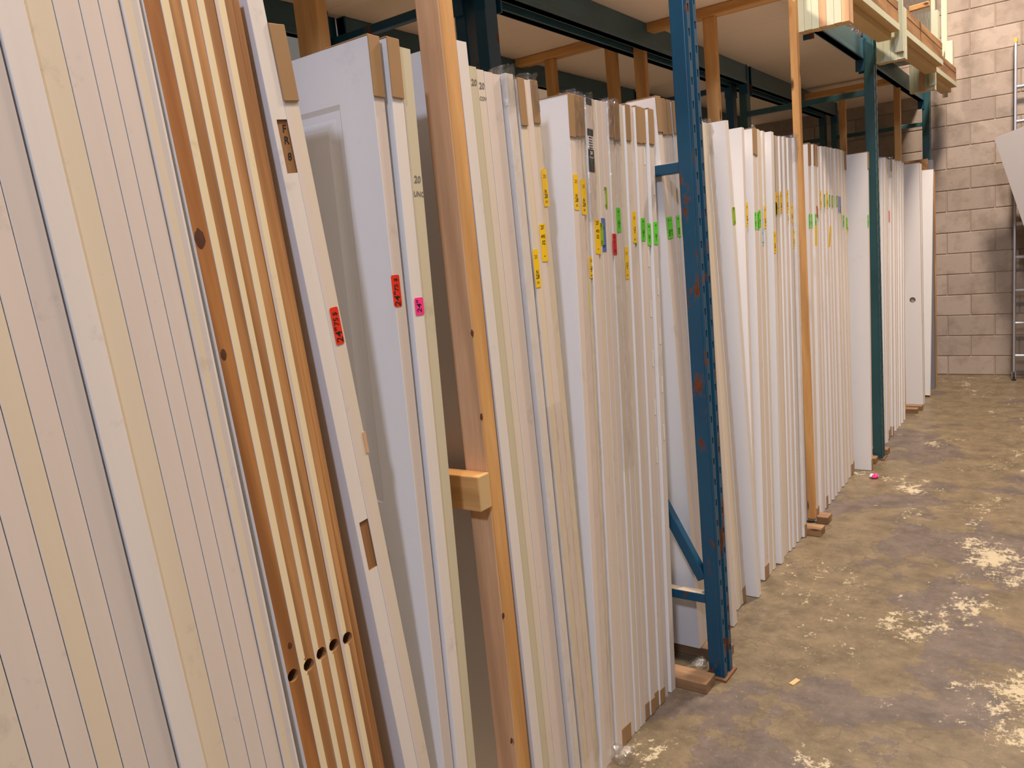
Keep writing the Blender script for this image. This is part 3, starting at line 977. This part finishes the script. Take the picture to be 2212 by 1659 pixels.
hp = door_slab(5.428, .035, 0.047, 0.057, 2.035, 'smooth white slab jutting out beside the teal rack post', edge='edge_pink', width=0.76)
cap(hp, hh=0.1)
cap(hp, hh=0.075, top=False)
sticker(hp, 1.575, 1.650, 'green', T_G)

# --- stack right of the teal rack post, to the back wall
JX = [-0.010, 0.004, 0.012, -0.008, -0.016, 0.000, -0.012, -0.004, 0.006, -0.014, -0.004, -0.016, 0.002, -0.012, 0.000, -0.010, 0.004, -0.008, -0.014, 0.002, -0.006, -0.016, -0.004]
for i in range(23):
    y = 6.075 + i * 0.0375
    e = ['edge_white', 'edge_pink', 'edge_white', 'edge_pink', 'edge_cream', 'edge_yellow', 'edge_pink', 'edge_white'][i % 8]
    k = {7: 'red', 9: 'red'}.get(i)
    d = door_slab(y, 0.0345, 0.055, JX[i], 2.03 + rnd.uniform(-0.006, 0.008), '%s, %s one right of the teal rack post' % ('slab with red sticker' if k else nm[e] + ' slab', ORD[i]),
                  edge=e, group='slabs right of the teal post', width=0.7, z0=0.003)
    if k:
        sticker(d, 1.585, 1.668, k, T_R, wfrac=0.8)
    if i in (4, 6, 8):
        cap(d, hh=0.09)
        wrap(d, 1.9, 2.05, 'film2', 0.004, 0.05)
    if i in (5, 7, 8):
        cap(d, hh=0.07, top=False)
kd = door_slab(7.474, .035, -0.020, 0.039, 2.030, 'white slab with a round bored lock hole in its face', edge='edge_pink', width=0.72, face_hole=(-0.067, 0.913, 0.023))
door_slab(7.512, .035, -0.014, 0.034, 2.028, 'white slab directly behind the bored slab', edge='edge_white', width=0.72)
door_slab(7.550, .035, -0.008, 0.036, 2.026, 'white slab second behind the bored slab', edge='edge_pink', width=0.72)
door_slab(7.588, .035, -0.004, 0.030, 2.030, 'white slab third behind the bored slab', edge='edge_cream', width=0.72)
door_slab(7.845, .035, 0.004, 0.036, 1.970, 'white slab tilted out toward the aisle near the back wall', edge='edge_white', width=0.60, roll=0.022, z0=0.016)
door_slab(8.060, .035, 0.0, 0.004, 2.090, 'tall brown-faced slab behind the tilted white slab', edge='crate_wood', face='crate_wood', width=0.6)
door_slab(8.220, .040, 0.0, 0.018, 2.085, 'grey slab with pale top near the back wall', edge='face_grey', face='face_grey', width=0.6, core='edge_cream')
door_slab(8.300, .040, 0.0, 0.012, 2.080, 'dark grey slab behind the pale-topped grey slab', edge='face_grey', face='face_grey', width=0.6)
door_slab(8.455, .018, 0.0, 0.004, 1.990, 'thin yellowish board last before the back wall', edge='pine_edge', face='pine_edge', width=0.6)

def knot(parent, x, y, z, ry, rz, key='knot'):
    b = MB()
    N = 18
    a = [(x + 0.0002, y + ry * math.cos(6.2832 * q / N) * rnd.uniform(0.85, 1.1), z + rz * math.sin(6.2832 * q / N) * rnd.uniform(0.85, 1.1)) for q in range(N)]
    c = (x + 0.0006, y, z)
    for q in range(N):
        b.quad([a[q], a[(q + 1) % N], c], key)
    return b.build('knot', parent)
knot(fir_slab, 0, 0.012, FIRZ[0], 0.010, 0.017)
knot(fir_slab, 0, 0.010, FIRZ[1], 0.006, 0.010)
knot(fir_slab, 0, 0.020, FIRZ[2], 0.005, 0.007)

# ------------------------------------------------------------------ wooden divider frames
def stud(name, parent, x0, x1, y0, y1, z0, z1, key='stud', bevel=0.003):
    b = MB()
    b.box(x0, x1, y0, y1, z0, z1, key)
    return b.build(name, parent, bevel=bevel)

dv = empty('divider_frame', (0, 1.55, 0), 'near wooden divider frame with rough post and stub stretcher', 'wood frame')
b = MB()
b.box(-0.069, 0.004, -0.027, 0.026, 0.0, 2.70, 'stud', {'-y': 'stud_old', '-x': 'stud_old'})
b.build('post', dv, bevel=0.004)
for ky, kz in [(-0.031, 1.447), (-0.029, 1.237), (-0.035, 1.06), (-0.025, 0.706), (-0.045, 0.361)]:
    knot(dv, 0.004, ky, kz, 0.006, 0.009)
stud('post', dv, -0.507, -0.420, -0.010, 0.028, 0.0, 2.70)
stud('rail', dv, -0.70, 0.02, -0.03, 0.058, 2.702, 2.740, 'stud_x')
b = MB()
b.box(-0.62, 0.010, -0.075, -0.029, 1.004, 1.095, 'stud_x', {'+x': 'mdf_raw'})
b.build('stretcher', dv, bevel=0.003)

dv = empty('divider_frame', (0, 4.30, 0), 'wooden divider frame with posts between the blue and teal racks', 'wood frame')
stud('post', dv, -0.030, 0.006, -0.004, 0.040, 0.04, 2.95)
for xa in (-0.405, -0.800):
    stud('post', dv, xa, xa + 0.064, -0.185, -0.147, 2.135 if xa > -0.5 else 0.0, 2.702)
stud('rail', dv, -0.86, 0.03, -0.22, -0.132, 2.702, 2.742, 'stud_x')
stud('stretcher', dv, -0.70, -0.032, -0.01, 0.028, 0.72, 0.81, 'stud_x')
for ya, yb in ((-0.150, -0.066), (0.045, 0.130)):
    stud('foot', dv, -0.62 if ya < 0 else 0.002, 0.078 if ya < 0 else 0.064, ya, yb, 0.0, 0.040, 'block_x')
dv = empty('divider_frame', (0, 4.14, 0), 'rear wooden divider frame behind the double steel beams', 'wood frame')
for xa in (-1.370, -0.975):
    stud('post', dv, xa, xa + 0.064, -0.020, 0.018, 0.0, 2.702)
stud('rail', dv, -1.62, -0.88, -0.05, 0.038, 2.702, 2.742, 'stud_x')
dv = empty('divider_frame', (0, 7.25, 0), 'far wooden divider frame near the back wall', 'wood frame')
stud('post', dv, -0.104, -0.058, -0.019, 0.019, 0.0, 2.66)
stud('post', dv, -0.520, -0.470, -0.019, 0.019, 0.0, 2.66)
stud('rail', dv, -0.86, -0.05, -0.044, 0.044, 2.662, 2.702, 'stud_x')
stud('foot', dv, -0.6, 0.045, -0.10, -0.03, 0.0, 0.04, 'block_x')
stud('foot', dv, -0.6, 0.060, 0.03, 0.10, 0.0, 0.04, 'block_x')

# dunnage by the rack post feet
def block(x0, x1, y0, y1, label, rz=0.0):
    b = MB()
    b.box(x0, x1, y0, y1, 0, 0.040, 'block_x')
    o = b.build('wood_block', bevel=0.003)
    tag(o, label, 'wood block', 'dunnage blocks')
    return o
block(-0.62, 0.125, 2.485, 2.572, 'lumber runner on the floor in front of the blue post foot')
block(-0.62, 0.105, 2.725, 2.812, 'lumber runner on the floor just behind the blue post foot')
block(-0.5, 0.050, 5.585, 5.665, 'lumber runner on the floor in front of the teal post foot')
block(-0.5, 0.075, 5.835, 5.915, 'lumber runner on the floor just behind the teal post foot')

# ------------------------------------------------------------------ pallet racking
def xf(y):
    return 0.138 - 0.029 * (y - 2.65)

def rack_post(parent, x, key, h, slots=True, mirror=1):
    """roll-formed upright: C section with two slotted flanges; x = outer face, in parent space"""
    s = mirror
    b = MB()
    w = 0.040
    b.box(min(x, x - s * 0.052), max(x, x - s * 0.052), -w, w, 0.008, h, key)
    o = b.build('post', parent, bevel=0.004)
    if slots:
        q = MB()
        z = 0.05
        pitch = 0.0762
        for (ya, yb, ph) in ((-0.039, -0.013, 0.0), (0.013, 0.039, 0.03)):
            yc = (ya + yb) / 2
            hw = 0.0055
            for (p, r) in ((ya, yc - hw), (yc + hw, yb)):
                q.box(x, x + s * 0.009, p, r, 0.008, h, key)
            z = 0.06 + ph
            last = 0.008
            while z < h - 0.05:
                q.box(x, x + s * 0.009, yc - hw, yc + hw, last, z, key)
                last = z + 0.024
                z += pitch
            q.box(x, x + s * 0.009, yc - hw, yc + hw, last, h, key)
        q.box(x - s * 0.001, x + s * 0.001, -0.035, 0.035, 0.01, h, 'dark_hole')
        q.box(x + s * 0.0012, x + s * 0.002, -0.013, 0.013, 0.01, h, key)
        q.build('slotted_face', o)
    p = MB()
    p.box(min(x - s * 0.075, x + s * 0.020), max(x - s * 0.075, x + s * 0.020), -0.055, 0.055, 0.0, 0.008, 'rusty')
    p.build('base_plate', parent)
    return o

def rack_frame(y, xa, depth, key, label, h=5.2, levels=(0.31, 1.86, 2.42), tilt=0.0, slots=True):
    fr = empty('rack_frame', (xa, y, 0), label, 'rack frame')
    rack_post(fr, 0.0, key, h, slots)
    rack_post(fr, -depth, key, h, False, -1)
    for z in levels:
        b = MB()
        b.box(-depth + 0.05, -0.05, -0.036, 0.0, z - 0.018, z + 0.018, key, {'+z': 'lit_dust'})
        b.build('brace', fr, bevel=0.003)
    for z0, z1, (p0, p1) in ((0.38, 1.78, (-0.06, -depth + 0.06)), (1.92, 2.36, (-depth + 0.06, -0.06))):
        a, c = Vector((p0, 0, z0)), Vector((p1, 0, z1))
        dvec = (c - a) / 2
        nrm = Vector((-dvec.z, 0, dvec.x)).normalized() * 0.018
        if z0 < 1:
            b = MB()
            b.obox((a + c) / 2 + Vector((0, -0.018, 0)), dvec, (0, 0.018, 0), nrm, key)
            b.build('diagonal_brace', fr, bevel=0.003)
    return fr
DEPTH = 0.845
rack_frame(2.645, xf(2.645), DEPTH, 'blue', 'blue steel rack upright frame with rust spots', levels=(0.308, 1.86))
rack_frame(5.745, xf(5.745) + 0.012, DEPTH + 0.02, 'teal', 'teal steel rack upright frame in the middle distance')
rack_frame(8.40, xf(8.40), DEPTH, 'teal', 'far teal rack upright frame against the back wall', h=4.2)
rack_frame(2.66, xf(2.66) - DEPTH - 0.055, DEPTH, 'blue', 'rear rack upright frame standing behind the blue frame', levels=(0.308, 1.86, 2.62), slots=False)
rack_frame(5.745, xf(5.745) - DEPTH - 0.055, DEPTH, 'blue', 'rear rack upright frame standing behind the middle teal frame', levels=(0.308, 1.86, 2.62), slots=False)
rack_frame(8.40, xf(8.40) - DEPTH - 0.055, DEPTH, 'teal', 'rear rack upright frame in the dark far corner', h=4.2, slots=False)

def beam(xo, ya, yb, label, z0=2.62, z1=2.742, w=0.046, brackets=True):
    """box beam following the rack line, with a welded end bracket at each end"""
    root = empty('rack_beam', ((xf(ya) + xf(yb)) / 2 + xo, (ya + yb) / 2, z0), label, 'rack beam')
    L = yb - ya
    dx = (xf(yb) - xf(ya)) / 2
    b = MB()
    c = Vector((0, 0, (z1 - z0) / 2))
    b.obox(c, (w / 2, 0, 0), (dx, L / 2, 0), (0, 0, (z1 - z0) / 2), 'beam')
    b.build('beam_body', root, bevel=0.004)
    # stepped lip that carries the deck
    b = MB()
    b.obox(c + Vector((0, 0, -(z1 - z0) / 2 + 0.012)), (w / 2 + 0.003, 0, 0), (dx, L / 2, 0), (0, 0, 0.012), 'beam')
    b.build('beam_lip', root, bevel=0.003)
    if brackets:
        for s in (-1, 1):
            b = MB()
            b.obox(c + Vector((s * dx * 0.985, s * (L / 2 - 0.004), -0.03)), (w / 2 + 0.004, 0, 0), (0, 0.004, 0), (0, 0, 0.10), 'blue')
            b.build('end_bracket', root)
    return root
beam(-0.060, 4.43, 5.70, 'teal front beam under the jamb stacks, left of the teal post')
beam(-0.060, 5.79, 8.36, 'teal front beam under the jamb stacks, right of the teal post')
for off, nm_ in ((-DEPTH + 0.03, 'front'), (-DEPTH - 0.080, 'rear')):
    beam(off, 0.2, 2.61, '%s one of the paired steel beams nearest the camera' % nm_)
    beam(off, 2.71, 5.70, '%s one of the long paired steel beams in the middle bay' % nm_)
    beam(off, 5.79, 8.36, '%s one of the dark paired steel beams in the far bay' % nm_)
beam(-2 * DEPTH + 0.02, 0.2, 2.61, 'rear wall-side steel beam behind the panel door')
beam(-2 * DEPTH + 0.02, 2.71, 5.70, 'rear wall-side steel beam in the middle bay')
beam(-2 * DEPTH + 0.02, 5.79, 8.36, 'rear wall-side steel beam in the far bay')
beam(-DEPTH + 0.03, 5.79, 8.36, 'lower steel beam just above the far slab tops', 2.14, 2.29)
beam(-2 * DEPTH + 0.02, 5.79, 8.36, 'lower rear steel beam in the dark far corner', 2.14, 2.27)

# deck boards lying on the beams
spans = [(0.2, 1.4), (1.4, 2.600), (2.600, 3.585), (3.585, 4.70), (4.70, 5.750), (5.750, 6.9), (6.9, 8.0), (8.0, 8.996)]
nms = ['nearest', 'second nearest', 'third', 'fourth', 'fifth', 'sixth', 'second farthest', 'farthest']
for i, (ya, yb) in enumerate(spans):
    for q, (xa, xb, w) in enumerate(((-0.792, -0.005, 'front'), (-1.66, -0.798, 'rear'))):
        b = MB()
        sh = -0.029 * ((ya + yb) / 2 - 2.65)
        b.box(xa + sh, xb + sh, ya + 0.0008, yb - 0.0008, 2.7435, 2.760, 'deck')
        o = b.build('deck_board')
        tag(o, '%s pale deck board of the %s rack row, seen from below' % (nms[i], w), 'deck board', 'deck boards on the beams')

# ------------------------------------------------------------------ jamb stacks on the upper level
def jamb_stack(y, y1, xa, xb, label, n=7, post=None, wood_gap=(3,), dx=0.0, load=True):
    r = empty('jamb_stack', (0, y, 2.575), label, 'board stack', 'stacks of pale green jamb boards')
    w = (xb - xa) / n
    for q in range(n):
        b = MB()
        key = 'stud_old' if q in wood_gap else 'green_board'
        b.box(xa + q * w + 0.0006, xa + (q + 1) * w - 0.0006, 0.0, 0.085, 0.0 + 0.002 * (q % 2), 0.30, key, {'-z': 'mdf_raw'})
        b.build('jamb_board', r)
    L = y1 - y
    b = MB()
    b.box(xb - 0.135, xb - 0.055, 0.087, L, 0.112, 0.150, 'mdf_raw')
    b.build('bearer', r, bevel=0.002)
    b = MB()
    b.box(xb - 0.135, xb - 0.008, 0.087, L, 0.151, 0.190, 'mdf_raw', {'+x': 'green_board'})
    b.build('bearer', r, bevel=0.002)
    for z, hh_ in ((0.192, 0.072), (0.268, 0.050)):
        b = MB()
        b.box(xb - 0.035, xb - 0.012, 0.09, L - 0.01, z, z + hh_, 'crate_wood')
        b.build('side_slat', r, bevel=0.003)
    b = MB()
    b.box(xb - 0.09, xb - 0.03, L - 0.09, L - 0.005, 0.191, 0.55, 'green_board', {'-z': 'mdf_raw'})
    b.build('end_post', r)
    if post:
        b = MB()
        b.box(post[0], post[1], -0.035, -0.002, post[2], 1.6, 'green_board', {'-z': 'mdf_raw'})
        b.build('upright_board', r)
    return r
jamb_stack(4.335, 5.62, 0.0, 0.245, 'nearest stack of pale green jamb boards above the second wooden post', 7, None, (3, 6))
jamb_stack(5.69, 7.28, 0.088, 0.250, 'middle stack of pale green jamb boards above the teal post', 4, (0.200, 0.247, 0.040), ())
jamb_stack(7.36, 8.66, -0.010, 0.170, 'far stack of pale green jamb boards beside the back wall', 5, (0.135, 0.180, 0.028), (2,))
b = MB()
b.box(0.035, 0.080, 8.70, 8.735, 2.66, 4.1, 'green_board', {'-z': 'mdf_raw'})
tag(b.build('upright_board'), 'pale green board standing upright against the back wall', 'board')
b = MB()
b.box(-0.45, 0.175, 5.82, 7.2, 2.768, 3.6, 'blackwrap')
tag(b.build('wrapped_bundle', bevel=0.02), 'dark shiny plastic-wrapped bundle on the upper deck', 'bundle')
b = MB()
b.obox((0.238, 6.30, 2.985), (0.056, 0.03, 0.010), (0, 0.02, 0), (-0.001, 0, 0.016), 'stud_x')
tag(b.build('wood_stick', bevel=0.003), 'brown stick poking out of the dark wrapped bundle', 'stick')

# ------------------------------------------------------------------ ladder and tilted panel by the back wall
lad = empty('ladder', (0.61, 8.74, 0), 'aluminium extension ladder leaning on the back wall', 'ladder')
ln = math.atan(0.20 / 3.06)
LH = 3.06
dirv = Vector((-0.012, 0.20, 3.06)).normalized()
for q, xo in ((0, 0.0), (1, 0.42)):
    b = MB()
    c = Vector((xo, 0, 0.07)) + dirv * (LH / 2 - 0.03)
    b.obox(c, (0.010, 0, 0), Vector((0, 1, -0.065)) * 0.032, dirv * (LH / 2 - 0.04), 'alu')
    b.build('rail', lad, bevel=0.003)
    b = MB()
    b.box(xo - 0.013, xo + 0.013, -0.05, 0.05, 0.0, 0.022, 'rubber')
    b.box(xo - 0.018, xo - 0.012, -0.035, 0.035, 0.012, 0.085, 'alu')
    b.box(xo + 0.012, xo + 0.018, -0.035, 0.035, 0.012, 0.085, 'alu')
    b.build('foot', lad)
    b = MB()
    c = Vector((xo, 0, 0.07)) + dirv * (LH - 0.05)
    b.obox(c, (0.012, 0, 0), (0, 0.034, 0), dirv * 0.018, 'ycap')
    b.build('end_cap', lad)
for q in range(9):
    c = Vector((0, 0, 0.07)) + dirv * (0.16 + q * 0.305)
    b = MB()
    b.tube(c + Vector((0.008, 0, 0)), c + Vector((0.412, 0, 0)), 0.016, 'alu', 12)
    o = b.build('rung', lad)

tp = MB()
th = math.radians(16.5)
Wp, Hp = 0.76, 2.32
tp.box(0, Wp, 0, 0.035, 0, Hp, 'panel_shaded')
M_t = tp.build('door_slab', bevel=0.0015)
tag(M_t, 'loose white slab tilted on its corner in front of the ladder', 'door', None, 'thing')
M_t.matrix_world = Matrix.Translation((1.125, 8.20, 0.012)) @ Matrix.Rotation(-0.135, 4, 'X') @ Matrix.Rotation(-th, 4, 'Y')

# ------------------------------------------------------------------ litter
def crumple(name, c, r, key, label, cat, flat=0.5, key2=None, seed=1):
    q = random.Random(seed)
    b = MB()
    n, mrows = 9, 5
    rows = []
    for j in range(mrows):
        ph = math.pi * j / (mrows - 1)
        rows.append([(c[0] + r * math.sin(ph) * math.cos(2 * math.pi * i / n) * q.uniform(0.6, 1.25),
                      c[1] + r * math.sin(ph) * math.sin(2 * math.pi * i / n) * q.uniform(0.6, 1.25),
                      max(0.001, r * flat * (1 - math.cos(ph)) * q.uniform(0.8, 1.1))) for i in range(n)])
    for j in range(mrows - 1):
        for i in range(n):
            k = key2 if key2 and i in (6, 7, 8) else key
            b.quad([rows[j][i], rows[j][(i + 1) % n], rows[j + 1][(i + 1) % n], rows[j + 1][i]], k)
    return tag(b.build(name), label, cat)
crumple('paper_scrap', (0.105, 5.27, 0), 0.026, 'paper_white', 'crumpled white and pink paper scrap on the floor', 'scrap', 0.55, 'pink', 3)
b = MB()
b.obox((0.373, 2.70, 0.002), (0.006, 0.022, 0), (0.009, -0.003, 0), (0, 0, 0.002), 'mdf_raw')
tag(b.build('wood_chip'), 'small pale wood chip lying on the open floor', 'chip')
crumple('film_scrap', (0.03, 2.65, 0), 0.036, 'film2', 'crumpled clear film scrap between the runners at the blue post', 'scrap', 0.6, None, 5)
crumple('film_scrap', (0.035, 2.02, 0), 0.05, 'film2', 'torn clear film hanging at the slab feet near the camera', 'scrap', 0.5, None, 8)
